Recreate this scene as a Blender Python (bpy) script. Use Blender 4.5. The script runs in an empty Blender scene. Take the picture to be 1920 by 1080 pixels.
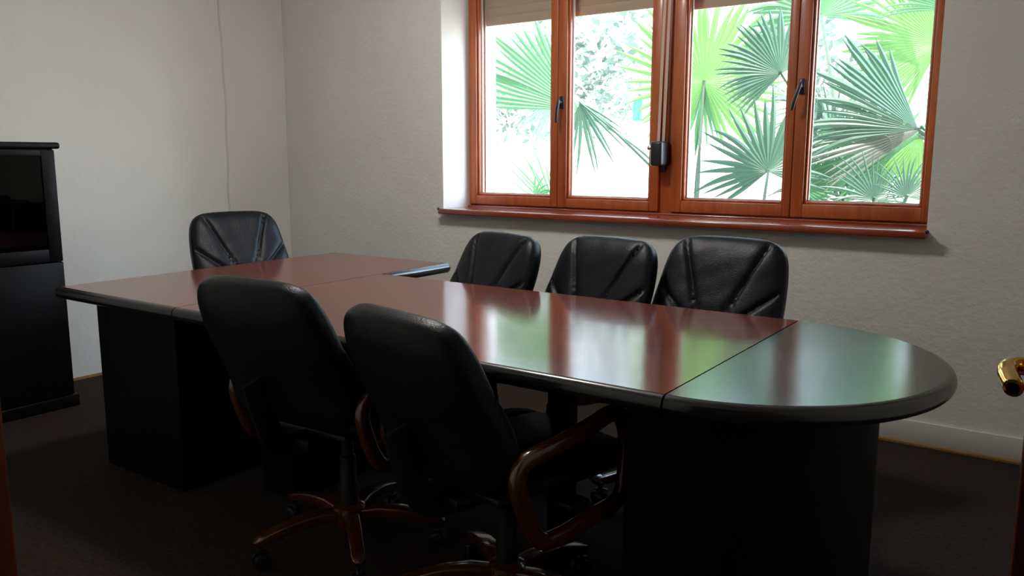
import bpy, bmesh, math, random
import numpy as np
from mathutils import Vector, Matrix
random.seed(7)
PI = math.pi
S = bpy.context.scene
COL = S.collection

# ------------------------------------------------------------------ camera
F_PX = 1534.43
YAW, PITCH, ROLL = 0.6099, 0.1581, 0.0012
CAM = Vector((4.5587, -3.8102, 1.2369))
fw = Vector((-math.sin(YAW)*math.cos(PITCH), math.cos(YAW)*math.cos(PITCH), -math.sin(PITCH)))
rt0 = Vector((math.cos(YAW), math.sin(YAW), 0)); up0 = rt0.cross(fw)
rt = rt0*math.cos(ROLL) + up0*math.sin(ROLL)
up = -rt0*math.sin(ROLL) + up0*math.cos(ROLL)
cam = bpy.data.cameras.new('camera'); co = bpy.data.objects.new('camera', cam); COL.objects.link(co)
cam.sensor_width = 36; cam.lens = F_PX/1920*36; cam.clip_start = .02; cam.clip_end = 200
M3 = Matrix((rt, up, -fw)).transposed()
co.matrix_world = Matrix.Translation(CAM) @ M3.to_4x4()
S.camera = co

def at(px, py, Y):
    """point on the plane y=Y that the photograph shows at px,py (measuring the garden)"""
    d = fw + rt*((px-960)/F_PX) - up*((py-540)/F_PX)
    return CAM + d*((Y-CAM.y)/d.y)

# ------------------------------------------------------------------ materials
def mat(name):
    m = bpy.data.materials.new(name); m.use_nodes = True
    nt = m.node_tree; b = nt.nodes['Principled BSDF']
    return m, nt, b
def N(nt, t, **kw):
    n = nt.nodes.new(t)
    for k, v in kw.items():
        if k in n.inputs: n.inputs[k].default_value = v
        else: setattr(n, k, v)
    return n
def coords(nt, scale=(1,1,1), rot=(0,0,0)):
    tc = N(nt, 'ShaderNodeTexCoord'); mp = N(nt, 'ShaderNodeMapping')
    mp.inputs['Scale'].default_value = scale; mp.inputs['Rotation'].default_value = rot
    nt.links.new(tc.outputs['Object'], mp.inputs['Vector']); return mp.outputs['Vector']
def ramp(nt, fac, stops):
    r = N(nt, 'ShaderNodeValToRGB'); e = r.color_ramp.elements
    while len(e) < len(stops): e.new(.5)
    for i, (p, c) in enumerate(stops): e[i].position = p; e[i].color = (*c, 1)
    nt.links.new(fac, r.inputs['Fac']); return r.outputs['Color']
def bump(nt, b, h, strength, dist=.01):
    n = N(nt, 'ShaderNodeBump'); n.inputs['Strength'].default_value = strength; n.inputs['Distance'].default_value = dist
    nt.links.new(h, n.inputs['Height']); nt.links.new(n.outputs['Normal'], b.inputs['Normal'])
def noise(nt, vec, scale, detail=3, rough=.5):
    n = N(nt, 'ShaderNodeTexNoise'); n.inputs['Scale'].default_value = scale
    n.inputs['Detail'].default_value = detail; n.inputs['Roughness'].default_value = rough
    nt.links.new(vec, n.inputs['Vector']); return n.outputs['Fac']

def plain(name, c, rough=.5, metal=0, spec=.5, coat=0):
    m, nt, b = mat(name)
    b.inputs['Base Color'].default_value = (*c, 1); b.inputs['Roughness'].default_value = rough
    b.inputs['Metallic'].default_value = metal; b.inputs['Specular IOR Level'].default_value = spec
    b.inputs['Coat Weight'].default_value = coat
    return m
def plaster(name, c1, c2, st=.5, sc=38):
    m, nt, b = mat(name); v = coords(nt)
    nt.links.new(ramp(nt, noise(nt, v, 1.3, 4), [(.3, c1), (.7, c2)]), b.inputs['Base Color'])
    b.inputs['Roughness'].default_value = .85
    h = N(nt, 'ShaderNodeMath', operation='ADD')
    nt.links.new(noise(nt, v, sc, 4, .6), h.inputs[0]); nt.links.new(noise(nt, v, 9, 2), h.inputs[1])
    bump(nt, b, h.outputs[0], st, .006)
    return m
def wood(name, dark, light, axis='x', rough=.3, coat=.5, scale=1., coatr=.12, bumpy=.04, spec=.5):
    m, nt, b = mat(name)
    sc = {'x': (1.2, 14, 14), 'y': (14, 1.2, 14), 'z': (14, 14, 1.2)}[axis]
    v = coords(nt, tuple(s*scale for s in sc))
    n1 = noise(nt, v, 2.2, 6, .62)
    nt.links.new(ramp(nt, n1, [(.28, dark), (.72, light)]), b.inputs['Base Color'])
    b.inputs['Roughness'].default_value = rough; b.inputs['Coat Weight'].default_value = coat
    b.inputs['Coat Roughness'].default_value = coatr; b.inputs['Specular IOR Level'].default_value = spec
    bump(nt, b, n1, bumpy, .004)
    return m

M = {}
M['wall'] = plaster('wall_plaster', (.70, .685, .63), (.75, .735, .69), .55)
M['wall2'] = plaster('left_wall_plaster', (.70, .69, .65), (.75, .74, .71), .35)
M['reveal'] = plain('smooth_white_reveal', (.78, .77, .74), .8)
M['skirt'] = plaster('skirting_paint', (.62, .61, .57), (.66, .65, .61), .1)
M['cablepaint'] = plaster('yellowed_cable_paint', (.60, .58, .52), (.68, .66, .60), .3)
M['ceil'] = plain('ceiling_paint', (.80, .79, .77), .9)
M['outer'] = plain('outer_plaster', (.8, .78, .73), .9)
M['frame'] = wood('varnished_pine_vertical', (.27, .052, .012), (.46, .115, .024), 'z', .42, .15, 1.)
M['frame_h'] = wood('varnished_pine_horizontal', (.21, .038, .011), (.36, .085, .022), 'x', .35, .6, 1.)
M['sill'] = wood('glossy_sill_wood', (.20, .028, .012), (.34, .062, .02), 'x', .25, 1., 1., .10)
M['ochre'] = wood('ochre_floor_strip', (.25, .13, .035), (.36, .2, .06), 'x', .5, .1)
M['gasket'] = plain('pale_glazing_gasket', (.55, .5, .48), .5)
M['bronze'] = plain('dark_bronze', (.022, .022, .03), .32, .3)
M['blackbox'] = plain('black_winder_plastic', (.012, .013, .018), .35)
M['strap'] = plain('beige_strap_webbing', (.55, .40, .32), .8)
M['shutter'] = wood('beige_shutter_slat', (.50, .36, .26), (.56, .41, .30), 'x', .6, .0)
M['chrome'] = plain('bright_steel', (.6, .6, .62), .2, 1)
M['blackedge'] = plain('black_bullnose_edge', (.012, .013, .014), .24, 0, .5, .3)
M['pedestal'] = plain('black_pedestal_laminate', (.004, .004, .006), .55, 0, .10)
M['armwood'] = wood('honey_brown_lacquered_wood', (.06, .014, .004), (.11, .028, .006), 'y', .25, 1., 1.2, .05)
M['plastic'] = plain('black_castor_plastic', (.01, .01, .01), .4, 0, .4)
M['cab'] = wood('near_black_cabinet_wood', (.003, .003, .004), (.006, .004, .005), 'z', .45, .0, spec=.15)
M['doorwood'] = wood('red_brown_door_wood', (.16, .03, .010), (.28, .06, .018), 'z', .35, .5)
M['brass'] = plain('polished_brass', (.72, .45, .11), .14, 1)
M['ground'] = plaster('pale_garden_paving', (.62, .60, .55), (.75, .72, .66), .3, 12)
M['gwall'] = plaster('garden_wall_render', (.80, .79, .76), (.86, .85, .82), .2, 20)

def table_mat(name, dark, light, ra=.10, rb=.15):
    m, nt, b = mat(name); v = coords(nt, (2.2, 16, 8))
    n1 = noise(nt, v, 2.0, 6, .6)
    nt.links.new(ramp(nt, n1, [(.3, dark), (.72, light)]), b.inputs['Base Color'])
    v2 = coords(nt)
    r = N(nt, 'ShaderNodeMapRange'); r.inputs['To Min'].default_value = ra; r.inputs['To Max'].default_value = rb
    nt.links.new(noise(nt, v2, 5, 4, .65), r.inputs['Value']); nt.links.new(r.outputs[0], b.inputs['Roughness'])
    b.inputs['Specular IOR Level'].default_value = .62
    bump(nt, b, noise(nt, v2, 6, 2), .04, .01)
    return m
M['top'] = table_mat('red_brown_table_veneer', (.115, .028, .018), (.17, .048, .030))
M['topdark'] = table_mat('dark_end_table_veneer', (.022, .016, .015), (.034, .024, .022), .16, .21)

def leather():
    m, nt, b = mat('black_leather'); v = coords(nt)
    b.inputs['Base Color'].default_value = (.006, .007, .010, 1)
    b.inputs['Roughness'].default_value = .38; b.inputs['Specular IOR Level'].default_value = .2
    vo = N(nt, 'ShaderNodeTexVoronoi'); vo.inputs['Scale'].default_value = 260; nt.links.new(v, vo.inputs['Vector'])
    ad = N(nt, 'ShaderNodeMath', operation='MULTIPLY_ADD'); ad.inputs[1].default_value = .25
    nt.links.new(vo.outputs['Distance'], ad.inputs[0]); nt.links.new(noise(nt, v, 14, 4, .6), ad.inputs[2])
    bump(nt, b, ad.outputs[0], .3, .006)
    return m
M['leather'] = leather()
def carpet():
    m, nt, b = mat('dark_brown_carpet'); v = coords(nt)
    nt.links.new(ramp(nt, noise(nt, v, 60, 5, .7), [(.3, (.016, .011, .009)), (.7, (.048, .034, .028))]), b.inputs['Base Color'])
    b.inputs['Roughness'].default_value = .95; b.inputs['Specular IOR Level'].default_value = .15
    bump(nt, b, noise(nt, v, 400, 3, .7), .8, .004); return m
M['carpet'] = carpet()
def glass(name, tint=(1, 1, 1)):
    m = bpy.data.materials.new(name); m.use_nodes = True; nt = m.node_tree; nt.nodes.clear()
    o = N(nt, 'ShaderNodeOutputMaterial'); mx = N(nt, 'ShaderNodeMixShader'); fr = N(nt, 'ShaderNodeFresnel', IOR=1.5)
    ge = N(nt, 'ShaderNodeNewGeometry'); ma_ = N(nt, 'ShaderNodeMath', operation='MULTIPLY_ADD')   # same reflectance on both faces of the pane
    ma_.inputs[1].default_value = 1/1.5-1.5; ma_.inputs[2].default_value = 1.5
    nt.links.new(ge.outputs['Backfacing'], ma_.inputs[0]); nt.links.new(ma_.outputs[0], fr.inputs['IOR'])
    t = N(nt, 'ShaderNodeBsdfTransparent'); t.inputs['Color'].default_value = (*tint, 1)
    g = N(nt, 'ShaderNodeBsdfGlossy'); g.inputs['Roughness'].default_value = .02
    nt.links.new(fr.outputs[0], mx.inputs[0]); nt.links.new(t.outputs[0], mx.inputs[1]); nt.links.new(g.outputs[0], mx.inputs[2])
    nt.links.new(mx.outputs[0], o.inputs[0]); return m
M['glass'] = glass('window_glass', (.97, .985, .98))
M['cabglass'] = glass('smoked_cabinet_glass', (.12, .12, .13))
def leafmat(name, c, tr, mixf=.45, rough=.45):
    m, nt, b = mat(name)
    v = coords(nt)
    nt.links.new(ramp(nt, noise(nt, v, 3, 3), [(.3, tuple(x*.8 for x in c)), (.7, tuple(min(1, x*1.15) for x in c))]), b.inputs['Base Color'])
    b.inputs['Roughness'].default_value = rough
    t = N(nt, 'ShaderNodeBsdfTranslucent'); t.inputs['Color'].default_value = (*tr, 1)
    mx = N(nt, 'ShaderNodeMixShader'); mx.inputs[0].default_value = mixf
    nt.links.new(b.outputs[0], mx.inputs[1]); nt.links.new(t.outputs[0], mx.inputs[2])
    nt.links.new(mx.outputs[0], nt.nodes['Material Output'].inputs[0]); return m
M['leaf_bright'] = leafmat('bright_green_frond', (.09, .20, .06), (.18, .36, .09), .5)
M['leaf_mid'] = leafmat('mid_green_frond', (.06, .15, .065), (.10, .26, .11), .5)
M['leaf_dark'] = leafmat('blue_green_frond', (.035, .08, .05), (.05, .13, .075), .35)
M['leaf_far'] = leafmat('pale_far_leaf', (.15, .20, .175), (.18, .25, .2), .4)
M['bark'] = plaster('brown_bark', (.14, .10, .07), (.25, .19, .13), .8, 30)
M['palebark'] = plaster('pale_grey_bark', (.5, .48, .44), (.62, .6, .56), .5, 30)
M['stalk'] = plain('green_stalk', (.035, .07, .04), .6)
M['dry'] = leafmat('dry_grey_frond', (.10, .11, .09), (.12, .13, .09), .3)

# ------------------------------------------------------------------ mesh helpers
class MB:
    def __init__(self): self.v = []; self.f = []
    def add(self, vs, fs):
        o = len(self.v); self.v += [tuple(p) for p in vs]; self.f += [tuple(i+o for i in f) for f in fs]; return self
    def box(self, a, b):
        x0, y0, z0 = a; x1, y1, z1 = b
        return self.add([(x0,y0,z0),(x1,y0,z0),(x1,y1,z0),(x0,y1,z0),(x0,y0,z1),(x1,y0,z1),(x1,y1,z1),(x0,y1,z1)],
                 [(0,3,2,1),(4,5,6,7),(0,1,5,4),(1,2,6,5),(2,3,7,6),(3,0,4,7)])
    def prism(self, pts, z0, z1):
        n = len(pts)
        return self.add([(x,y,z0) for x,y in pts]+[(x,y,z1) for x,y in pts],
                 [tuple(range(n-1,-1,-1)), tuple(range(n,2*n))]+[(i,(i+1)%n,n+(i+1)%n,n+i) for i in range(n)])
    def lathe(self, prof, c=(0,0,0), axis='z', n=24):
        vs = []; fs = []
        for r, h in prof:
            for k in range(n):
                a = 2*PI*k/n; p = (r*math.cos(a), r*math.sin(a), h)
                if axis == 'x': p = (h, p[0], p[1])
                if axis == 'y': p = (p[0], h, p[1])
                vs.append((p[0]+c[0], p[1]+c[1], p[2]+c[2]))
        for i in range(len(prof)-1):
            for k in range(n): fs.append((i*n+k, i*n+(k+1)%n, (i+1)*n+(k+1)%n, (i+1)*n+k))
        fs.append(tuple(range(n-1,-1,-1))); m = (len(prof)-1)*n; fs.append(tuple(range(m, m+n)))
        return self.add(vs, fs)
    def sweep(self, path, sec, closed=False, ref=(0,0,1), scales=None):
        """section sec [(a,b)] swept along path; a along side, b along the frame's up"""
        P = [Vector(p) for p in path]; n = len(P); k = len(sec); vs = []
        ref = Vector(ref)
        for i in range(n):
            if closed: t = P[(i+1)%n]-P[i-1]
            else: t = P[min(i+1,n-1)]-P[max(i-1,0)]
            t.normalize(); s = t.cross(ref)
            if s.length < 1e-4: s = t.cross(Vector((1,0,0)))
            s.normalize(); u = s.cross(t)
            sc = scales[i] if scales else 1
            if not isinstance(sc, (tuple, list)): sc = (sc, sc)
            for a, b in sec: vs.append(P[i]+s*a*sc[0]+u*b*sc[1])
        fs = []
        m = n if closed else n-1
        for i in range(m):
            j = (i+1)%n
            for q in range(k): fs.append((i*k+q, i*k+(q+1)%k, j*k+(q+1)%k, j*k+q))
        if not closed: fs.append(tuple(range(k-1,-1,-1))); fs.append(tuple((n-1)*k+q for q in range(k)))
        return self.add(vs, fs)
    def build(self, name, m, parent=None, smooth=False, bevel=0, seg=2, auto=None):
        me = bpy.data.meshes.new(name); me.from_pydata(self.v, [], self.f); me.validate()
        bm = bmesh.new(); bm.from_mesh(me)
        bmesh.ops.recalc_face_normals(bm, faces=bm.faces)
        if bevel:
            ed = [e for e in bm.edges if len(e.link_faces) == 2 and e.calc_face_angle(0) > .6]
            bmesh.ops.bevel(bm, geom=ed, offset=bevel, segments=seg, affect='EDGES', profile=.5)
        if smooth:
            for f in bm.faces: f.smooth = True
            a = auto or .8
            for e in bm.edges: e.smooth = not (len(e.link_faces) == 2 and e.calc_face_angle(0) > a)
        elif bevel:
            for f in bm.faces: f.smooth = True
            for e in bm.edges: e.smooth = not (len(e.link_faces) == 2 and e.calc_face_angle(0) > .9)
        bm.to_mesh(me); bm.free()
        me.materials.append(m)
        o = bpy.data.objects.new(name, me); COL.objects.link(o)
        if parent: o.parent = parent
        return o
def circ(r, n=12, ry=None):
    ry = ry or r
    return [(r*math.cos(2*PI*k/n), ry*math.sin(2*PI*k/n)) for k in range(n)]
def rrect(w, h, r, n=4):
    out = []
    for cx, cy, a0 in ((w/2-r, h/2-r, 0), (-w/2+r, h/2-r, PI/2), (-w/2+r, -h/2+r, PI), (w/2-r, -h/2+r, 1.5*PI)):
        for k in range(n+1):
            a = a0+PI/2*k/n; out.append((cx+r*math.cos(a), cy+r*math.sin(a)))
    return out
def smooth_path(pts, n=6, closed=False):
    P = [Vector(p) for p in pts]; out = []; L = len(P)
    for i in range(L if closed else L-1):
        p0 = P[(i-1)%L] if closed or i > 0 else P[0]; p1 = P[i]; p2 = P[(i+1)%L]
        p3 = P[(i+2)%L] if closed or i+2 < L else P[-1]
        for k in range(n):
            t = k/n
            out.append(.5*((2*p1)+(p2-p0)*t+(2*p0-5*p1+4*p2-p3)*t*t+(3*p1-p0-3*p2+p3)*t*t*t))
    if not closed: out.append(P[-1])
    return out
def tag(o, label=None, cat=None, group=None, kind=None):
    for k, v in (('label', label), ('category', cat), ('group', group), ('kind', kind)):
        if v: o[k] = v
    return o
def empty(name, loc=(0,0,0), rz=0):
    o = bpy.data.objects.new(name, None); COL.objects.link(o); o.location = loc; o.rotation_euler = (0,0,rz)
    o.empty_display_size = .1; return o
def copy_tree(o, parent=None):
    c = o.copy(); COL.objects.link(c); c.parent = parent
    for ch in list(o.children): copy_tree(ch, c)
    return c
def struct(o, label=None, cat=None): return tag(o, label, cat, None, 'structure')

# ------------------------------------------------------------------ room shell
RX, FY, H = 5.25, -3.50, 2.75
WX0, WX1, WZ0, WZ1 = 1.385, 4.02, .905, 2.42
def shell(name, mb, m, label, cat='wall', **k): return struct(mb.build(name, m, **k), label, cat)
shell('floor', MB().box((-.2, -5.6, -.1), (RX+.2, .0, 0)), M['carpet'], 'dark brown carpet covering the meeting room', 'floor')
shell('ceiling', MB().box((-.2, -5.6, H), (RX+.2, .5, H+.12)), M['ceil'], 'plain pale ceiling above the meeting room', 'ceiling')
w = MB()
T0 = .0; T1 = .34; T2 = .50
w.box((-.2, T0, -.1), (WX0, T1, H)); w.box((WX1, T0, -.1), (RX+.2, T1, H))
w.box((WX0, T0, -.1), (WX1, T1, WZ0)); w.box((WX0, T0, WZ1), (WX1, T1, H))
ox0, ox1, oz0 = 1.42, 4.02, .93
shell('wall_back', w, M['wall'], 'rough cream plaster wall below and beside the wooden window')
w = MB()
w.box((-.2, T1, -.1), (ox0, T2, H)); w.box((ox1, T1, -.1), (RX+.2, T2, H))
w.box((ox0, T1, -.1), (ox1, T2, oz0)); w.box((ox0, T1, WZ1), (ox1, T2, H))
shell('wall_outside', w, M['outer'], 'pale outer skin of the window wall')
w = MB().box((WX0-.001, .002, WZ0), (WX0+.006, .268, WZ1))
shell('trim_1', w, M['reveal'], 'smooth white plaster reveal at the near side of the window', 'window reveal')
shell('wall_left', MB().box((-.2, -3.6, -.1), (0, 0, H)), M['wall2'], 'cream plaster wall behind the dark cabinet')
shell('wall_right', MB().box((RX, -3.6, -.1), (RX+.2, 0, H)), M['wall'], 'cream plaster wall behind the open door')
DX0, DX1, DZ = 3.735, 4.60, 2.08
w = MB().box((-.2, FY-.12, 0), (DX0, FY, H)).box((DX1, FY-.12, 0), (RX+.2, FY, H)).box((DX0, FY-.12, DZ), (DX1, FY, H))
shell('wall_front', w, M['wall'], 'cream plaster wall with the doorway')
w = MB().box((DX0-1.2, -5.6, 0), (DX0-1.1, FY-.12, H)).box((RX, -5.6, 0), (RX+.1, FY-.12, H)).box((DX0-1.2, -5.7, 0), (RX+.1, -5.6, H))
shell('wall_corridor', w, M['wall'], 'corridor walls behind the doorway')
# door frame
w = MB().box((DX0, FY-.14, 0), (DX0+.035, FY+.012, DZ)).box((DX1-.035, FY-.14, 0), (DX1, FY+.012, DZ)).box((DX0, FY-.14, DZ-.035), (DX1, FY+.012, DZ))
w.box((DX0-.06, FY, 0), (DX0, FY+.015, DZ+.06)).box((DX1, FY, 0), (DX1+.06, FY+.015, DZ+.06)).box((DX0-.06, FY, DZ), (DX1+.06, FY+.015, DZ+.06))
shell('trim_2', w, M['doorwood'], 'red brown wooden frame round the doorway', 'door frame', bevel=.003)
# skirting
w = MB().box((.014, -.013, .016), (RX, 0, .110))
shell('baseboard_back', w, M['skirt'], 'painted skirting under the window wall', 'baseboard', bevel=.002)
w = MB().box((0, -.024, 0), (RX, -.0, .017))
shell('baseboard_strip', w, M['ochre'], 'ochre wooden strip where the window wall meets the carpet', 'baseboard', bevel=.003)
w = MB().box((0, FY, 0), (.012, -.03, .014))
shell('baseboard_left', w, M['ochre'], 'thin wooden strip where the left wall meets the carpet', 'baseboard')
# painted over cable on left wall
pts = [(.0, -.487+.006*math.sin(z*5)+.003*math.sin(z*17), z) for z in [H-.0-i*(H-.12)/60 for i in range(61)]]
shell('trim_3', MB().sweep(pts, circ(.007, 10), ref=(1,0,0)), M['cablepaint'], 'painted over cable running down the left wall', 'cable', smooth=True)

# ------------------------------------------------------------------ window
win = empty('window_1', (0, .27, WZ0)); struct(win, 'varnished wooden casement window with four glazed sashes', 'window')
def wpart(name, mb, m, parent, **k):
    par = parent
    o = mb.build(name, m, None, **k)
    o.parent = par; o.matrix_parent_inverse = Matrix.Translation((0, -.27, -WZ0)); return o
y0, y1 = .27, .335
GB, GT = 1.022, 2.33
fr = MB().box((WX0+.004, y0, WZ0+.03), (1.405, y1, WZ1)).box((3.995, y0, WZ0+.03), (WX1-.002, y1, WZ1))
fr.box((2.660, y0-.002, WZ0+.03), (2.760, y1, WZ1))
fr.box((1.405, y0, WZ0+.03), (2.685, y1, .955)).box((2.735, y0, WZ0+.03), (3.995, y1, .955))
fr.box((1.405, y0, GT+.05), (2.685, y1, WZ1)).box((2.735, y0, GT+.05), (3.995, y1, WZ1))
wpart('frame', fr, M['frame'], win, bevel=.003)
# rain bar beneath the sashes
wpart('bottom_rail', MB().box((1.39, .238, WZ0+.025), (4.01, .272, .945)), M['sill'], win, bevel=.006)
cy0, cy1 = .245, .315
def sash(x0, x1, g0, g1, gb):
    s = MB()
    z0, z1 = .952, GT+.055
    # stiles and rails, profiled: a front lip and an inner bead
    s.box((x0, cy0, z0), (g0-.012, cy1, z1)).box((g1+.012, cy0, z0), (x1, cy1, z1))
    s.box((g0-.012, cy0, z0), (g1+.012, cy1, gb-.012)).box((g0-.012, cy0, GT+.012), (g1+.012, cy1, z1))
    s.box((g0-.012, cy0+.014, gb-.012), (g0, cy1, GT+.012)).box((g1, cy0+.014, gb-.012), (g1+.012, cy1, GT+.012))
    s.box((g0, cy0+.014, gb-.012), (g1, cy1, gb)).box((g0, cy0+.014, GT), (g1, cy1, GT+.012))
    o = wpart('sash', s, M['frame'], win, bevel=.0035)
    def sub(name, mb, m, **k):
        q = mb.build(name, m, o, **k); return q
    sub('glass_pane', MB().box((g0-.004, .298, gb-.004), (g1+.004, .303, GT+.004)), M['glass'])
    gk = MB()
    for a, b in (((g0, .286, gb), (g0+.006, .298, GT)), ((g1-.006, .286, gb), (g1, .298, GT)), ((g0+.006, .286, gb), (g1-.006, .298, gb+.006)), ((g0+.006, .286, GT-.006), (g1-.006, .298, GT))): gk.box(a, b)
    sub('gasket', gk, M['gasket'])
    return o, sub
sA = sash(1.402, 2.040, 1.468, 1.982, 1.018)
sB = sash(2.043, 2.676, 2.112, 2.610, 1.016)
sC = sash(2.745, 3.374, 2.818, 3.326, 1.024)
sD = sash(3.377, 3.992, 3.446, 3.946, 1.028)
def handle(sub, x, z, tilt):
    h = MB().box((x-.014, cy0-.012, z-.035), (x+.014, cy0, z+.035))
    sub('handle_plate', h, M['bronze'], bevel=.004)
    g = MB().lathe([(.009, 0), (.009, -.035)], (x, cy0-.01, z), 'y', 16)
    dx = -math.sin(tilt); dz = -math.cos(tilt)
    pts = [(x+dx*t, cy0-.045-.012*math.sin(t*20), z+dz*t) for t in (-.012, 0, .02, .045, .07, .095, .115)]
    g.sweep(pts, rrect(.018, .014, .005), ref=(0,1,0), scales=[.8, 1, 1, .95, .9, .9, .75])
    sub('handle', g, M['bronze'], smooth=True)
handle(sB[1], 2.072, 1.545, .06)
handle(sD[1], 3.404, 1.572, .24)
# sill
sl = empty('window_sill', (2.7, -.02, WZ0)); tag(sl, 'glossy red brown wooden sill board under the window', 'window sill', None, 'structure')
b = MB().box((1.395, -.06, .903), (4.03, .25, .936))
bo = b.build('sill_board', M['sill'], None, bevel=.009, seg=4); bo.parent = sl; bo.matrix_parent_inverse = Matrix.Translation((-2.7, .02, -WZ0))
for x in (1.398, 4.028):
    k = MB(); 
    k.lathe([(.001, -.010), (.007, -.007), (.009, 0), (.007, .006), (.001, .009)], (x, -.052, .935), 'z', 10)
    ko = k.build('corner_knob', M['bronze'], None, smooth=True); ko.parent = sl; ko.matrix_parent_inverse = Matrix.Translation((-2.7, .02, -WZ0))
# roller shutters
def shutter(x0, x1, zb, label):
    s = MB(); z = zb; n = 0
    while z < WZ1-.05:
        z1 = z+.052
        pr = [(.368, z), (.3645, z+.006), (.3635, z+.026), (.3645, z+.046), (.367, z1-.0005), (.378, z1-.0005), (.378, z)]
        k = len(pr)
        s.add([(x0, a, b) for a, b in pr]+[(x1, a, b) for a, b in pr], [tuple(range(k-1,-1,-1)), tuple(range(k, 2*k))]+[(i, (i+1)%k, k+(i+1)%k, k+i) for i in range(k)])
        z = z1
    root = empty('roller_shutter', ((x0+x1)/2, .37, zb)); tag(root, label, 'roller shutter', 'roller shutters half drawn outside the window')
    inv = Matrix.Translation((-(x0+x1)/2, -.37, -zb))
    a = s.build('slat_curtain', M['shutter'], None, smooth=True); a.parent = root; a.matrix_parent_inverse = inv
    for gx in (x0-.012, x1-.010):
        g = MB().box((gx, .352, .95), (gx+.022, .392, WZ1-.02)); o = g.build('guide_rail', M['gasket'], None); o.parent = root; o.matrix_parent_inverse = inv
shutter(1.440, 2.665, 2.030, 'beige roller shutter above the two left sashes, nearer the cabinet')
shutter(2.760, 3.985, 1.998, 'beige roller shutter above the right pair of sashes, hanging lower')
# strap winder
wd = empty('strap_winder', (2.698, .20, 1.26)); tag(wd, 'black shutter strap winder with two beige straps on the central mullion', 'shutter winder')
k = MB()
pr = [(.058, -.062), (.058, .048), (.035, .066), (-.012, .066), (-.03, .05), (-.03, -.04), (-.012, -.062)]
# box hung on the post, its front rounded
k.box((-.032, -.052, -.066), (.036, .066, .062))
bo = k.build('winder_box', M['blackbox'], wd, bevel=.014, seg=4)
k = MB().lathe([(.012, -.016), (.014, 0), (.012, .006)], (-.034, -.03, .028), 'x', 14); k.build('crank_knob', M['chrome'], wd, smooth=True)
k = MB().box((-.012, .045, -.10), (.012, .066, -.055)); k.build('lower_bracket', M['bronze'], wd, bevel=.003)
for dx, dy in ((-.012, .012), (.012, .020)):
    n = 24
    pts = [(dx+.010*math.sin(PI*i/n)*0+.022*(i/n)*.6, dy+.02*(i/n), .05+(WZ1-1.26-.07)*i/n) for i in range(n+1)]
    MB().sweep(pts, [(-.008, -.001), (.008, -.001), (.008, .001), (-.008, .001)], ref=(0,1,0)).build('strap', M['strap'], wd)

# ------------------------------------------------------------------ door leaf
DLX = 4.548
dr = empty('door_1', (DLX+.02, FY+.015, 0)); struct(dr, 'red brown wooden door standing open with a brass lever handle', 'door')
def dpart(name, mb, m, **k):
    o = mb.build(name, m, None, **k); o.parent = dr; o.matrix_parent_inverse = Matrix.Translation((-DLX-.02, -FY-.015, 0)); return o
dpart('door_leaf', MB().box((DLX, FY+.02, .008), (DLX+.04, -2.700, 2.04)), M['doorwood'], bevel=.003)
hy, hz = -2.765, 1.010
lv = MB().lathe([(.026, 0), (.026, -.005), (.02, -.009), (.011, -.010), (.010, -.02)], (DLX, hy, hz), 'x', 24)
dpart('handle_rose', lv, M['brass'], smooth=True)
lp = smooth_path([(DLX-.004, hy, hz), (DLX-.022, hy, hz), (DLX-.036, hy-.004, hz), (DLX-.043, hy-.018, hz-.001), (DLX-.042, hy-.036, hz-.003), (DLX-.038, hy-.055, hz-.005), (DLX-.034, hy-.072, hz-.007), (DLX-.034, hy-.079, hz-.008)], 6)
nn = len(lp)
lev = MB().sweep(lp, circ(.0095, 16), ref=(0,0,1), scales=[1+.12*math.sin(PI*i/nn) if i < nn-2 else .7 for i in range(nn)])
dpart('lever_handle', lev, M['brass'], smooth=True)
dpart('keyhole_plate', MB().lathe([(.02, 0), (.02, -.005), (.016, -.007)], (DLX, hy, hz-.10), 'x', 20), M['bronze'], smooth=True)

# ------------------------------------------------------------------ cabinet
cb = empty('display_cabinet', (.24, -2.25, 0)); tag(cb, 'near black cabinet with smoked glass doors against the left wall', 'cabinet')
cinv = Matrix.Translation((-.24, 2.25, 0))
def cpart(name, mb, m, parent=None, **k):
    o = mb.build(name, m, None, **k); o.parent = parent or cb
    if parent is None: o.matrix_parent_inverse = cinv
    return o
cy_a, cy_b = -2.72, -1.805
cpart('carcass', MB().box((.012, cy_a, .06), (.46, cy_a+.022, 1.275)).box((.012, cy_b-.022, .06), (.46, cy_b, 1.275)).box((.012, cy_a+.022, .06), (.03, cy_b-.022, 1.275))
      .box((.03, cy_a+.022, .06), (.458, cy_b-.022, .085)).box((.03, cy_a+.022, 1.25), (.458, cy_b-.022, 1.275)), M['cab'], bevel=.002)
cpart('top_board', MB().box((.004, cy_a-.025, 1.275), (.488, cy_b+.025, 1.306)), M['cab'], bevel=.011, seg=4)
cpart('plinth', MB().box((.012, cy_a-.012, 0), (.484, cy_b+.02, .06)), M['cab'], bevel=.006)
for zz in (.70,): cpart('shelf', MB().box((.03, cy_a+.022, zz), (.44, cy_b-.022, zz+.02)), M['cab'])
cpart('shelf', MB().box((.03, cy_a+.022, 1.0), (.42, cy_b-.022, 1.018)), M['cab'])
ymid = (cy_a+cy_b)/2
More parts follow.
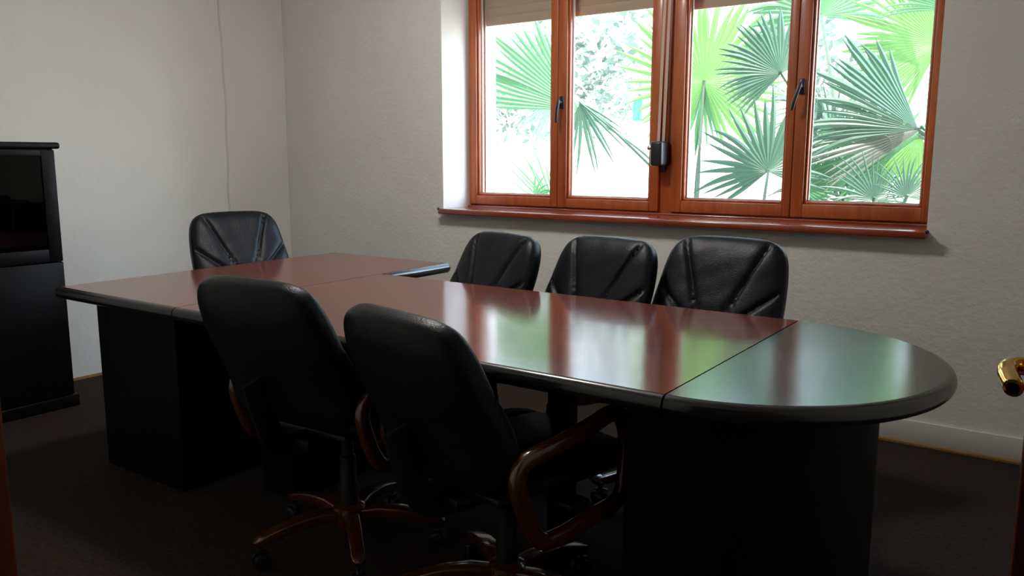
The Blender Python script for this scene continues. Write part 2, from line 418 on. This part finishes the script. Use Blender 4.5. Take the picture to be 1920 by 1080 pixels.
for a, b2 in ((cy_a+.003, ymid-.002), (ymid+.002, cy_b-.003)):
    d = MB(); x0, x1 = .461, .480; z0, z1 = .735, 1.270; st = .062
    d.box((x0, a, z0), (x1, a+st, z1)).box((x0, b2-st, z0), (x1, b2, z1)).box((x0, a+st, z0), (x1, b2-st, z0+st)).box((x0, a+st, z1-.03), (x1, b2-st, z1))
    dd = cpart('glass_door', d, M['cab'], bevel=.002)
    MB().box((x0+.006, a+st-.003, z0+st-.003), (x0+.011, b2-st+.003, z1-.027)).build('glass_pane', M['cabglass'], dd)
    MB().lathe([(.005, 0), (.005, .014), (.011, .018), (.010, .026), (.003, .028)], (x1, (b2-.03 if a < ymid-.1 else a+.03), .93), 'x', 14).build('knob', M['bronze'], dd, smooth=True)
    d2 = MB().box((x0, a, .065), (x1, b2, .730)); q = cpart('lower_door', d2, M['cab'], bevel=.002)
    MB().lathe([(.005, 0), (.005, .014), (.011, .018), (.010, .026), (.003, .028)], (x1, (b2-.03 if a < ymid-.1 else a+.03), .62), 'x', 14).build('knob', M['bronze'], q, smooth=True)

# ------------------------------------------------------------------ tables
TZ, TH = .74, .045
TY0, TY1, TYE = -2.262, -1.246, -.800
TX0, TXJ, TXK = 1.302, 2.091, 3.862
def slab(name, outline, root, topm, border_edges):
    """outline: [(x,y,round?)] counter-clockwise. Veneer top inset with a black bullnose where flagged."""
    pass
def bullnose(path, root, outward_sign=1, name='edge_band'):
    n = 10; r = TH/2
    sec = [(-.012, TH/2), ] + [(r*.9*math.cos(PI/2-PI*i/n), r*math.sin(PI/2-PI*i/n)) for i in range(n+1)] + [(-.012, -TH/2)]
    sec = [(a*outward_sign, b) for a, b in sec]
    m = MB().sweep([(x, y, TZ-TH/2-.0004) for x, y in path], sec, ref=(0,0,1))
    o = m.build(name, M['blackedge'], None, smooth=True, auto=1.2); return o
def table(name, label, loc, parts):
    root = empty(name, loc); tag(root, label, 'table', None)
    for nm, o in parts:
        o.name = nm; o.parent = root; o.matrix_parent_inverse = Matrix.Translation((-loc[0], -loc[1], -loc[2]))
    return root
g = .0022; r = .020
def box_top(x0, x1, ya, yb, m): return MB().box((x0, ya, TZ-TH), (x1, yb, TZ)).build('tabletop', m, None)
# left module: bullnose on near, left, far and on the exposed piece of the right side
p = []
p.append(('tabletop', box_top(TX0+r, TXJ-g, TY0+r, TYE-r, M['top'])))
near = [(TX0+r, TY0+r), (TXJ-g, TY0+r)]
p.append(('edge_band', bullnose([(TXJ-g, TY0+r), (TX0+r, TY0+r)], None, -1)))
p.append(('edge_band', bullnose([(TX0+r, TY0+r), (TX0+r, TYE-r)], None, -1)))
p.append(('edge_band', bullnose([(TX0+r, TYE-r), (TXJ-g-.02, TYE-r)], None, -1)))
p.append(('edge_band', bullnose([(TXJ-g, TYE-r), (TXJ-g, TY1+.001)], None, -1)))
for cx_, cy_ in ((TX0+r, TY0+r), (TX0+r, TYE-r), (TXJ-.004, TYE-r)):
    crn = MB().lathe([(r*math.cos(-PI/2+PI*i/10)+.0005, r*1.12*math.sin(-PI/2+PI*i/10)) for i in range(11)], (cx_, cy_, TZ-TH/2-.0006), 'z', 20)
    p.append(('edge_corner', crn.build('edge_corner', M['blackedge'], None, smooth=True)))
p.append(('pedestal', MB().box((1.375, -2.135, 0), (1.90, -1.60, TZ-TH)).build('pedestal', M['pedestal'], None, bevel=.004)))
p.append(('pedestal', MB().box((1.56, -1.25, 0), (1.99, -.92, TZ-TH)).build('pedestal', M['pedestal'], None, bevel=.004)))
table('table_module', 'red brown table module set crosswise at the far left end, black edge', (1.70, -1.5, 0), p)
# main module
p = [('tabletop', box_top(TXJ+g, TXK-g, TY0+r, TY1-r, M['top']))]
p.append(('edge_band', bullnose([(TXK-g, TY0+r), (TXJ+g, TY0+r)], None, -1)))
p.append(('edge_band', bullnose([(TXJ+g, TY1-r), (TXK-g, TY1-r)], None, -1)))
p.append(('pedestal', MB().box((2.12, -1.95, 0), (2.30, -1.45, TZ-TH)).build('pedestal', M['pedestal'], None, bevel=.004)))
p.append(('support_post', MB().box((3.285, -1.80, .0), (3.345, -1.72, .60)).box((3.255, -1.86, .58), (3.365, -1.66, TZ-TH)).build('support_post', M['pedestal'], None, bevel=.004)))
table('main_table', 'long red brown glossy table between the chairs, reflecting the window', (3.0, -1.75, 0), p)
# D-shaped end
YC = (TY0+TY1)/2; RY = (TY1-TY0)/2; AX = .49
arc = lambda ra, rb, n=48: [(TXK+g+ra*math.sin(PI*i/n), YC-rb*math.cos(PI*i/n)) for i in range(n+1)]
p = [('tabletop', MB().prism(arc(AX-r, RY-r), TZ-TH, TZ).build('tabletop', M['topdark'], None))]
p.append(('edge_band', bullnose(arc(AX-r, RY-r), None, 1)))
pd = [(3.70, YC-.35), (3.80, YC-.35)] + [(3.86+.335*math.sin(PI*i/24), YC-.35*math.cos(PI*i/24)) for i in range(25)] + [(3.80, YC+.35), (3.70, YC+.35)]
p.append(('pedestal', MB().prism(pd, 0, TZ-TH).build('pedestal', M['pedestal'], None, smooth=True, auto=.6)))
table('end_table', 'half round dark end piece of the table, nearest the brass door handle', (4.0, YC, 0), p)

# ------------------------------------------------------------------ office chair
def pillow(outline, T, nr=40, exp=3.2, disp=None, back=1.0, flat=None):
    """outline list of (a,b); returns verts (a,b,c) with c thickness; disp(a,b)->front offset"""
    n = len(outline); ca = sum(p[0] for p in outline)/n; cb_ = sum(p[1] for p in outline)/n
    vs = []; fs = []
    rings = []
    ss = [math.sin(PI/2*i/nr)**.8 for i in range(nr, 0, -1)]
    for side in (1, -1):
        rr = []
        for i, s in enumerate(ss):
            if side == -1 and i == 0: rr.append(rings[0][0]); continue
            ids = []
            for (a, b) in outline:
                A = ca+(a-ca)*s; B = cb_+(b-cb_)*s
                c = T*max(0, 1-s**exp)**(1/exp)
                if side == 1:
                    if disp: c += disp(A, B)*min(1, (1-s)*9)
                else: c = -c*back
                ids.append(len(vs)); vs.append((A, B, c))
            rr.append(ids)
        c0 = T if side == 1 else -T*back
        if side == 1 and disp: c0 += disp(ca, cb_)
        ci = len(vs); vs.append((ca, cb_, c0))
        rings.append(rr)
        for i in range(nr-1):
            for k in range(n):
                q = (rr[i][k], rr[i][(k+1)%n], rr[i+1][(k+1)%n], rr[i+1][k]); fs.append(q if side == 1 else q[::-1])
        for k in range(n):
            q = (rr[-1][k], rr[-1][(k+1)%n], ci); fs.append(q if side == 1 else q[::-1])
    return vs, fs
def resample(poly, n):
    P = poly+[poly[0]]; L = [0]
    for i in range(len(poly)): L.append(L[-1]+math.dist(P[i], P[i+1]))
    out = []; j = 0
    for k in range(n):
        d = L[-1]*k/n
        while L[j+1] < d: j += 1
        t = (d-L[j])/max(1e-9, L[j+1]-L[j]); out.append((P[j][0]+(P[j+1][0]-P[j][0])*t, P[j][1]+(P[j+1][1]-P[j][1])*t))
    return out
def segd(p, a, b):
    ax, ay = a; bx, by = b; dx, dy = bx-ax, by-ay
    t = max(0, min(1, ((p[0]-ax)*dx+(p[1]-ay)*dy)/(dx*dx+dy*dy))); return math.hypot(p[0]-ax-t*dx, p[1]-ay-t*dy)
BH = .50   # backrest height along its own face
half = [(x*1.06, y) for x, y in [(.185, 0), (.222, .03), (.238, .10), (.240, .18), (.235, .27), (.226, .36), (.214, .42), (.192, .462), (.155, .486), (.10, .496), (.0, .500)]]
hs = smooth_path([(a, b, 0) for a, b in half], 6)
poly = [(q.x, q.y) for q in hs] + [(-q.x, q.y) for q in reversed(hs[:-1])]
poly = [(a, b) for a, b in poly]
seams = [((.165, .47), (.055, .17)), ((-.165, .47), (-.055, .17)), ((.055, .17), (.0, .10)), ((-.055, .17), (.0, .10)),
         ((.235, .28), (.10, .15)), ((-.235, .28), (-.10, .15)), ((.10, .15), (.06, .02)), ((-.10, .15), (-.06, .02))]
def bdisp(a, b):
    d = min(segd((a, b), s[0], s[1]) for s in seams)
    g_ = -.013*math.exp(-(d/.0065)**2) - .004*math.exp(-(d/.02)**2)
    puff = .006*math.exp(-((abs(a)-.17)**2+(b-.12)**2)/.0025)
    wr = .0006*math.sin(a*50+b*31)*math.sin(b*43-a*17)
    return g_+puff+wr
def bend(v):
    a, b, c = v                     # a across, b up, c forward
    rec = .30+.10*(b/BH)            # leans back, a bit more towards the top
    c2 = c + .35*a*a                # wraps slightly
    th = .34
    y = -.205 - b*math.sin(th) + c2*math.cos(th) - .10*max(0, b-.2)**2*0
    z = .468 + b*math.cos(th)*.93 + c2*math.sin(th)
    # lumbar bulge
    y += .018*math.exp(-((b-.16)/.11)**2)
    return (a, y, z)
def make_chair():
    root = empty('office_chair', (0,0,0))
    vs, fs = pillow(resample(poly, 150), .068, 36, 2.8, bdisp, 1.0)
    MB().add([bend(v) for v in vs], fs).build('backrest', M['leather'], root, smooth=True, auto=1.6)
    # seat cushion
    so = [(-.20, -.20), (.20, -.20), (.235, -.10), (.245, .05), (.245, .17), (.22, .245), (.15, .265), (0, .27), (-.15, .265), (-.22, .245), (-.245, .17), (-.245, .05), (-.235, -.10)]
    sp = [(q.x, q.y) for q in smooth_path([(a, b, 0) for a, b in so], 6, True)]
    ssm = [((-.10, -.2), (-.13, .26)), ((.10, -.2), (.13, .26))]
    vs, fs = pillow(resample(sp, 110), .05, 24, 3.0, lambda a, b: -.010*math.exp(-(min(segd((a, b), *s) for s in ssm)/.008)**2), .8)
    MB().add([(a, b, .475+c+.02*max(0, b)*0) for a, b, c in vs], fs).build('seat', M['leather'], root, smooth=True, auto=1.6)
    # arms: closed laminated loops
    loop = [(-.205, .530), (-.175, .572), (-.06, .592), (.04, .612), (.105, .625), (.150, .608), (.172, .55), (.172, .47), (.160, .405), (.12, .380), (.03, .370), (-.07, .356), (-.130, .362), (-.165, .405), (-.192, .47)]
    for sx in (-1, 1):
        pth = smooth_path([(sx*(.266+.006*math.cos(a*9)), a, b_) for a, b_ in loop], 6, True)
        MB().sweep(pth, rrect(.042, .030, .010, 3), True, ref=(1,0,0)).build('armrest', M['armwood'], root, smooth=True, auto=1.0)
        MB().box((min(sx*.20, sx*.258), -.02, .392), (max(sx*.20, sx*.258), .05, .412)).build('arm_bracket', M['plastic'], root, bevel=.003)
    # shell, plate, column
    MB().box((-.16, -.17, .415), (.16, .19, .438)).box((-.06, -.22, .385), (.06, .12, .418)).build('seat_plate', M['plastic'], root, bevel=.006)
    bkt = [(0, -.12, .40), (0, -.22, .395), (0, -.285, .43), (0, -.325, .52), (0, -.355, .62)]
    MB().sweep(smooth_path(bkt, 5), rrect(.075, .012, .004), ref=(1,0,0)).sweep([(0, -.12, .40), (0, -.2, .40)], circ(.01)).build('back_bracket', M['plastic'], root, smooth=True)
    MB().lathe([(.032, .13), (.032, .20), (.028, .21), (.026, .30), (.020, .305), (.020, .40)], (0,0,0), 'z', 20).build('gas_column', M['plastic'], root, smooth=True)
    MB().lathe([(.030, .065), (.050, .075), (.055, .10), (.050, .135), (.034, .145)], (0,0,0), 'z', 24).build('hub', M['armwood'], root, smooth=True)
    for k in range(5):
        a = 2*PI*k/5
        d = Vector((math.cos(a), math.sin(a), 0))
        rad = [.035, .10, .17, .23, .275, .298, .305]
        zz = [.108, .118, .115, .104, .092, .086, .082]
        scs = [(1.15, 1.1), (1.1, 1.05), (1., 1.), (.95, .85), (.9, .75), (.8, .65), (.45, .4)]
        lg = MB().sweep([tuple(d*r_+Vector((0,0,z))) for r_, z in zip(rad, zz)], rrect(.046, .034, .005, 2), ref=(0,0,1), scales=scs)
        lo = lg.build('leg', M['armwood'], root, smooth=True, auto=1.)
        c = MB(); q = d*.288; s = Vector((-d.y, d.x, 0))
        # twin wheels under a hood
        for sgn in (-1, 1):
            cc = q+s*(sgn*.014)+Vector((0,0,.026))
            n = 18; vs = []; fs = []
            for j, (rr_, off) in enumerate([(.016, -.010), (.0255, -.008), (.0255, .006), (.02, .010)]):
                for i in range(n):
                    t = 2*PI*i/n; vs.append(cc + s*(sgn*off) + d*(rr_*math.cos(t)) + Vector((0,0,rr_*math.sin(t))))
            for j in range(3):
                for i in range(n): fs.append((j*n+i, j*n+(i+1)%n, (j+1)*n+(i+1)%n, (j+1)*n+i))
            fs.append(tuple(range(n))); fs.append(tuple(3*n+i for i in range(n)))
            c.add(vs, fs)
        c.sweep([tuple(q+Vector((0,0,.026))), tuple(q+Vector((0,0,.08)))], circ(.006, 8), ref=(1,0,0))
        c.sweep([tuple(q+d*t+Vector((0,0,.056-abs(t)*.3))) for t in (-.02, 0, .02)], rrect(.014, .008, .003), ref=(0,0,1))
        c.build('castor', M['plastic'], lo, smooth=True, auto=.9)
    return root
proto = make_chair()
def place(o, x, y, deg, label, base=0, dz=0, narrow=False):
    """deg: clockwise turn of the sitter's facing direction from +Y; base: turn of the star base"""
    o.location = (x, y, 0); o.rotation_euler = (0, 0, -math.radians(deg))
    tag(o, label, 'office chair', 'black leather office chairs around the meeting table')
    for ch in o.children:
        nm = ch.name.split('.')[0]
        if nm in ('leg', 'hub'): ch.rotation_euler = (0, 0, math.radians(base)+math.radians(deg))
        elif nm == 'gas_column': pass
        else: ch.location = (0, 0, dz)
        if narrow and nm in ('armrest', 'arm_bracket'):      # the row under the window stands close together
            side = 1 if ch.data.vertices[0].co.x > 0 else -1; ch.location.x = -side*.034
        if narrow and nm == 'seat': ch.scale.x = .84
spots = [
 (3.342, -2.09, 13, 'nearest black leather chair seen from behind, right one of the near pair', 75, -.022),
 (2.705, -2.07, -2, 'black leather chair seen from behind, near side, closer to the cabinet', 33, .005),
 (1.20, -1.20, 105, 'black leather chair facing out from the left wall at the short end of the table', 10, .045),
 (2.435, -1.285, 196, 'black leather chair under the window, closest to the room corner of that row', 20, .010),
 (2.945, -1.225, 190, 'middle black leather chair of the row under the window', 50, .012),
 (3.45, -1.155, 183, 'black leather chair under the window nearest the half round table end', 0, .032),
]
for i, (x, y, dg, lb, bs, dz) in enumerate(spots):
    o = proto if i == 0 else copy_tree(proto)
    place(o, x, y, dg, lb, bs, dz, i >= 3)

# ------------------------------------------------------------------ garden
struct(MB().box((-14, .5, -.25), (16, 22, -.15)).build('garden_ground', M['ground'], None), 'pale sunlit paving outside the window', 'ground')
gw = MB().box((-10, 9.0, -.15), (12, 9.2, 1.55)).box((-10, 8.96, 1.55), (12, 9.24, 1.62)).build('garden_wall', M['gwall'], None, bevel=.01); struct(gw, 'white rendered garden wall beyond the palms', 'wall')
SIDE = Vector((math.cos(.62), math.sin(.62), 0)); UPV = Vector((0,0,1)); DEP = Vector((-math.sin(.62), math.cos(.62), 0))
def fan(name, hub, ang, spread, R, n, m, parent, split=.45, tilt=0., droop=.15, cup=.12, rnd=1., width=1., inv=None):
    """costapalmate leaf: n pleated segments round the hub, joined for `split` of their length, then free"""
    hub = Vector(hub); a0 = math.radians(ang); mb = MB(); rng = random.Random(int(hub.x*977+hub.z*313+ang))
    sp = math.radians(spread); da = sp/n
    for i in range(n):
        t = (i+.5)/n*2-1
        a = a0+t*sp/2
        L = R*(1-.22*abs(t)**2)*(1+rng.uniform(-.13, .09)*rnd)
        wsp = split*(1+rng.uniform(-.08, .12))
        rows = []; K = 9
        dr = droop*(1+rng.uniform(-.4, .6)) + (rng.random() < .12)*.22
        side_tw = rng.uniform(-.13, .13)*rnd
        for k in range(K+1):
            u = k/K
            rad = max(.015*R, u*L)
            if u <= wsp: hwid = math.tan(da/2)*rad*1.03
            else: hwid = math.tan(da/2)*wsp*L*1.03*max(.0, 1-((u-wsp)/(1-wsp))**1.7)*width
            dirv = SIDE*math.cos(a+side_tw*max(0, u-split*.8))+UPV*math.sin(a+side_tw*max(0, u-split*.8))
            perp = -SIDE*math.sin(a)+UPV*math.cos(a)
            c = hub+dirv*rad
            c = c + DEP*(tilt*rad + cup*rad*abs(t)) - UPV*(dr*L*max(0, u-wsp*.7)**2*1.6) + DEP*(-.25*dr*L*u*u)
            fold = hwid*.45
            rows.append((c-perp*hwid+DEP*fold, c-DEP*fold*.4, c+perp*hwid+DEP*fold))
        vs = [q for rw in rows for q in rw]; fs = []
        for k in range(K):
            b_ = k*3; fs += [(b_, b_+1, b_+4, b_+3), (b_+1, b_+2, b_+5, b_+4)]
        mb.add(vs, fs)
    me = mb
    o_me = bpy.data.meshes.new(name); o_me.from_pydata(me.v, [], me.f); o_me.materials.append(m)
    o = bpy.data.objects.new(name, o_me); COL.objects.link(o); o.parent = parent
    if inv is not None: o.matrix_parent_inverse = inv
    return o
def palm(label, base, leaves, trunk_h, trunk_r=.07, name='fan_palm'):
    base = Vector(base); root = empty(name, base); tag(root, label, 'palm', 'fan palms growing outside the window')
    inv = Matrix.Translation(-base)
    tr = MB().sweep([tuple(base+Vector((.01*math.sin(i), .01*math.cos(i*2), trunk_h*i/8))) for i in range(9)], circ(trunk_r, 14), ref=(1,0,0), scales=[1.15, 1.05, 1, 1.04, .98, 1.03, .97, 1, .8])
    o = tr.build('trunk', M['bark'], None, smooth=True); o.parent = root; o.matrix_parent_inverse = inv
    crown = base+Vector((0,0,trunk_h-.03))
    for lf in leaves:
        hub = Vector(lf['hub'])
        f_ = fan('frond', hub, lf['ang'], lf['spread'], lf['R'], lf.get('n', 26), M[lf.get('m', 'leaf_mid')], root, lf.get('split', .45), lf.get('tilt', 0), lf.get('droop', .12), lf.get('cup', .12), inv=inv, width=lf.get('w', 1))
        mid = lf.get('via') or (crown*.5+hub*.5+Vector((0,0,.12)))
        pth = smooth_path([crown, mid, hub], 8) + [hub+(hub-mid).normalized()*.018-DEP*.006]
        st = MB().sweep(pth, [(-.016, 0), (0, -.012), (.016, 0), (0, .007)], ref=(0,0,1), scales=[1.5-.75*i/len(pth) for i in range(len(pth))]).build('petiole', M['stalk'], f_, smooth=True)
        if inv is not None: st.matrix_parent_inverse = Matrix.Identity(4)
    return root
def LF(px, py, Y, ang, spread, Rpx, **k):
    h = at(px, py, Y); D = (h-CAM).dot(fw); d = dict(hub=h, ang=ang, spread=spread, R=Rpx*D/F_PX); d.update(k); return d
G0 = -.15
# palm with the bright upright leaf
b0 = at(1303, 400, 2.3)
palm('fan palm with one big upright yellow green leaf behind the sash right of the mullion', (b0.x, 2.3, G0),
     [LF(1320, 155, 2.3, 92, 325, 175, m='leaf_bright', n=44, split=.55, droop=.05, via=at(1312, 260, 2.3)),
      LF(1321, 157, 2.36, -92, 70, 130, m='leaf_mid', n=11, split=.5, droop=.02, via=at(1310, 300, 2.36))], .75, .05)
b0 = at(1500, 420, 2.0)
palm('fan palm with a blue green leaf spread high behind the handle of the right sash', (b0.x+.25, 2.2, G0),
     [LF(1465, 138, 2.0, 128, 205, 128, m='leaf_dark', n=32, split=.6, tilt=.15),
      LF(1540, 30, 2.6, 95, 200, 150, m='leaf_mid', n=30, split=.7, tilt=.1),
      LF(1545, 215, 2.5, 165, 130, 130, m='leaf_dark', n=16, split=.25, droop=.3)], 1.0, .07)
b0 = at(1425, 420, 1.3)
palm('low dark fan palm whose spiky leaf opens upward just outside the glass', (b0.x-.02, 1.3, G0),
     [LF(1440, 322, 1.3, 100, 245, 155, m='leaf_dark', n=24, split=.42, droop=.03, cup=.15),
      LF(1500, 350, 1.6, 40, 170, 120, m='leaf_mid', n=22, split=.5, droop=.05)], .55, .06)
b0 = at(1760, 420, 1.7)
palm('large fan palm crowding the rightmost sash with drooping dark and bright leaves', (b0.x+.12, 1.9, G0),
     [LF(1722, 243, 1.7, 148, 85, 235, m='leaf_dark', n=19, split=.66, droop=.10, cup=.25, tilt=.1),
      LF(1730, 240, 1.8, 196, 50, 225, m='dry', n=13, split=.5, droop=.05, tilt=.1),
      LF(1765, 82, 2.1, 172, 150, 190, m='leaf_bright', n=36, split=.62, droop=.05),
      LF(1728, 250, 1.9, 205, 75, 230, m='leaf_mid', n=22, split=.55, droop=.02, tilt=.15),
      LF(1725, 255, 1.6, -95, 90, 120, m='leaf_bright', n=16, split=.6, droop=.02),
      LF(1790, 20, 1.9, 150, 60, 170, m='leaf_mid', n=14, split=.5)], 1.1, .08)
b0 = at(1640, 430, 1.5)
palm('young fan palm with narrow blue green leaves along the bottom of the rightmost sash', (b0.x, 1.6, G0),
     [LF(1640, 375, 1.5, 95, 220, 120, m='leaf_dark', n=26, split=.3, droop=.12),
      LF(1560, 350, 1.8, 150, 190, 130, m='leaf_dark', n=24, split=.3, droop=.1),
      LF(1700, 370, 1.4, 80, 180, 100, m='leaf_dark', n=22, split=.3, droop=.15),
      LF(1655, 310, 2.3, 110, 250, 150, m='leaf_mid', n=22, split=.5, droop=.1),
      LF(1560, 250, 2.6, 140, 200, 120, m='leaf_dark', n=18, split=.3, droop=.15),
      LF(1600, 300, 2.0, 20, 150, 150, m='leaf_mid', n=20, split=.5, droop=.2)], .45, .06)
b0 = at(1090, 420, 2.6)
palm('fan palm behind the two leftmost sashes with broad pale green leaf', (b0.x+1.1, 3.0, G0),
     [LF(1085, 205, 2.6, 147, 66, 215, m='leaf_mid', n=18, split=.74, droop=.02, cup=.05),
      LF(1088, 192, 2.4, -70, 95, 135, m='leaf_dark', n=11, split=.28, droop=.10, w=1.1, via=at(1170, 262, 2.5)),
      LF(1045, 400, 2.4, 125, 70, 150, m='leaf_mid', n=12, split=.25, droop=.03),
      LF(1000, 372, 2.2, 10, 160, 80, m='leaf_mid', n=12, split=.3, droop=.5)], .8, .07)
b0 = at(985, 420, 3.2)
palm('distant fan palm with drooping leaf seen through the leftmost sash', (b0.x+.3, 3.6, G0),
     [LF(1040, 185, 3.3, -115, 110, 110, m='leaf_far', n=16, split=.35, droop=.05)], 1.2, .07)

# pale tree far behind
def tree(label, base, h, rad, nleaf, name='leafy_tree', seed=3, lm='leaf_far'):
    rng = random.Random(seed); base = Vector(base); root = empty(name, base); tag(root, label, 'tree', 'pale trees in the garden')
    inv = Matrix.Translation(-base)
    br = MB(); tips = []
    br.sweep([tuple(base+Vector((.05*math.sin(i), 0, h*.8*i/6))) for i in range(7)], circ(.045, 10), ref=(1,0,0))
    for i in range(26):
        a = rng.uniform(0, 2*PI); z0 = h*rng.uniform(.5, .8); L = rad*rng.uniform(.6, 1.); e = rng.uniform(-.1, .9)
        s = base+Vector((0,0,z0)); t = s+Vector((math.cos(a)*L*math.cos(e), math.sin(a)*L*math.cos(e)*.7, L*math.sin(e)))
        m_ = s*.5+t*.5+Vector((0,0,.1)); P = smooth_path([s, m_, t], 5)
        br.sweep([tuple(q) for q in P], circ(.018, 6), ref=(1,0,.1), scales=[1-.7*k/len(P) for k in range(len(P))])
        tips += [P[k] for k in range(3, len(P))]
    o = br.build('trunk', M['palebark'], None, smooth=True); o.parent = root; o.matrix_parent_inverse = inv
    lf = MB()
    for i in range(nleaf):
        c = rng.choice(tips)+Vector((rng.gauss(0, .22), rng.gauss(0, .2), rng.gauss(0, .2)))
        d = Vector((rng.gauss(0, 1), rng.gauss(0, 1), rng.gauss(0, .6))).normalized(); w_ = d.cross(Vector((rng.gauss(0,1), rng.gauss(0,1), rng.gauss(0,1)))).normalized()
        L = rng.uniform(.06, .12)
        lf.add([c-d*L, c+w_*L*.45, c+d*L, c-w_*L*.45], [(0,1,2,3)])
    me = bpy.data.meshes.new('foliage'); me.from_pydata(lf.v, [], lf.f); me.materials.append(M[lm])
    o = bpy.data.objects.new('foliage', me); COL.objects.link(o); o.parent = root; o.matrix_parent_inverse = inv
b0 = at(1120, 420, 6.5); tree('sunlit pale tree in the garden beyond the second sash', (b0.x, 6.5, G0), 3.6, 1.5, 800)
b0 = at(960, 420, 7.2); tree('sunlit pale tree in the garden beyond the leftmost sash', (b0.x, 7.2, G0), 3.2, 1.1, 420, seed=9)
b0 = at(1500, 420, 7.0); tree('sunlit pale tree behind the fan palms of the right sashes', (b0.x, 7.0, G0), 3.4, 1.2, 450, seed=5)

hc = at(1195, 205, 5.0)
cv = MB(); nn_ = 8
for i in range(nn_+1):
    for j in range(6):
        cv.v.append((-.06+.12*j/5+.004*math.sin(i), .012*math.sin(j*2+i*.4), -.26*i/nn_))
for i in range(nn_):
    for j in range(5): cv.f.append((i*6+j, i*6+j+1, i*6+j+7, i*6+j+6))
ht = empty('hanging_cloth', (hc.x, 5.0, hc.z+.13)); tag(ht, 'small teal cloth hanging in the garden left of the strap winder', 'cloth')
cm = plain('teal_cloth', (.05, .28, .27), .8)
cl_o = cv.build('cloth', cm, ht, smooth=True); sm_ = cl_o.modifiers.new('thick', 'SOLIDIFY'); sm_.thickness = .003
MB().sweep([(0, 0, 0), (0, 0, .3), (0, 0, 1.3)], circ(.003, 6), ref=(1,0,0)).build('cord', M['strap'], ht)

# ------------------------------------------------------------------ light
cl = empty('ceiling_light', (2.35, -1.40, H)); tag(cl, 'white ceiling lamp with a round opal shade over the table', 'ceiling light')
cl_m, cl_nt, cl_b = mat('opal_shade_glow'); cl_b.inputs['Emission Color'].default_value = (1, .97, .92, 1); cl_b.inputs['Emission Strength'].default_value = 84
MB().lathe([(.20, 0), (.21, -.03), (.19, -.035)], (0,0,0), 'z', 32).build('base_ring', M['reveal'], cl, smooth=True)
MB().lathe([(.185, -.03), (.18, -.06), (.15, -.09), (.09, -.11), (.01, -.117)], (0,0,0), 'z', 32).build('opal_shade', cl_m, cl, smooth=True)
wld = bpy.data.worlds.new('sky'); S.world = wld; wld.use_nodes = True; nt = wld.node_tree
bg = nt.nodes['Background']
tc = N(nt, 'ShaderNodeTexCoord'); sx = N(nt, 'ShaderNodeSeparateXYZ'); nt.links.new(tc.outputs['Generated'], sx.inputs[0])
rp = N(nt, 'ShaderNodeValToRGB'); e = rp.color_ramp.elements
e[0].position = 0; e[0].color = (.93, .97, 1., 1); e[1].position = .5; e[1].color = (.52, .74, 1.0, 1)
nt.links.new(sx.outputs['Z'], rp.inputs[0]); nt.links.new(rp.outputs[0], bg.inputs[0])
# hazy sky, with a bright lobe added to light the reveal and left wall
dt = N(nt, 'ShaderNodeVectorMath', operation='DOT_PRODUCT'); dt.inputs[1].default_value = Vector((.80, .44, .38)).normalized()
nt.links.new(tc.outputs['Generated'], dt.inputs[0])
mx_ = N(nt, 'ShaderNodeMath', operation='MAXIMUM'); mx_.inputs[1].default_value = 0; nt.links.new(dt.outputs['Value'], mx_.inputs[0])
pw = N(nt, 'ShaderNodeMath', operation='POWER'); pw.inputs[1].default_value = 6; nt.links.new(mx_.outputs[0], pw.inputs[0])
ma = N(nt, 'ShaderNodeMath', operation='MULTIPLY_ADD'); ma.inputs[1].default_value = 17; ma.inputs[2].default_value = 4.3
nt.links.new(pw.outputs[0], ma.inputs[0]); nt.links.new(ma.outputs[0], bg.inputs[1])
sun = bpy.data.lights.new('sun', 'SUN'); sun.energy = 22; sun.angle = .02; sun.color = (1, .95, .86)
so = bpy.data.objects.new('sun', sun); COL.objects.link(so)
so.rotation_euler = Vector((.75, -.5, 1.1)).to_track_quat('Z', 'Y').to_euler()
po = bpy.data.lights.new('window_portal', 'AREA'); po.shape = 'RECTANGLE'; po.size = 2.62; po.size_y = 1.5; po.cycles.is_portal = True
pp = bpy.data.objects.new('window_portal', po); COL.objects.link(pp); pp.location = (2.70, .49, 1.67)
pp.rotation_euler = (PI/2, 0, PI)     # faces into the room
pp.rotation_euler = Vector((0, 1, 0)).to_track_quat('Z', 'Y').to_euler()

S.view_settings.view_transform = 'Standard'; S.view_settings.look = 'None'; S.view_settings.gamma = 1
S.view_settings.use_curve_mapping = False; S.view_settings.exposure = 0.08
S.cycles.use_denoising = True; S.cycles.max_bounces = 10; S.cycles.diffuse_bounces = 5; S.cycles.glossy_bounces = 4
S.cycles.transparent_max_bounces = 24; S.cycles.caustics_reflective = False; S.cycles.caustics_refractive = False
S.cycles.sample_clamp_indirect = 6
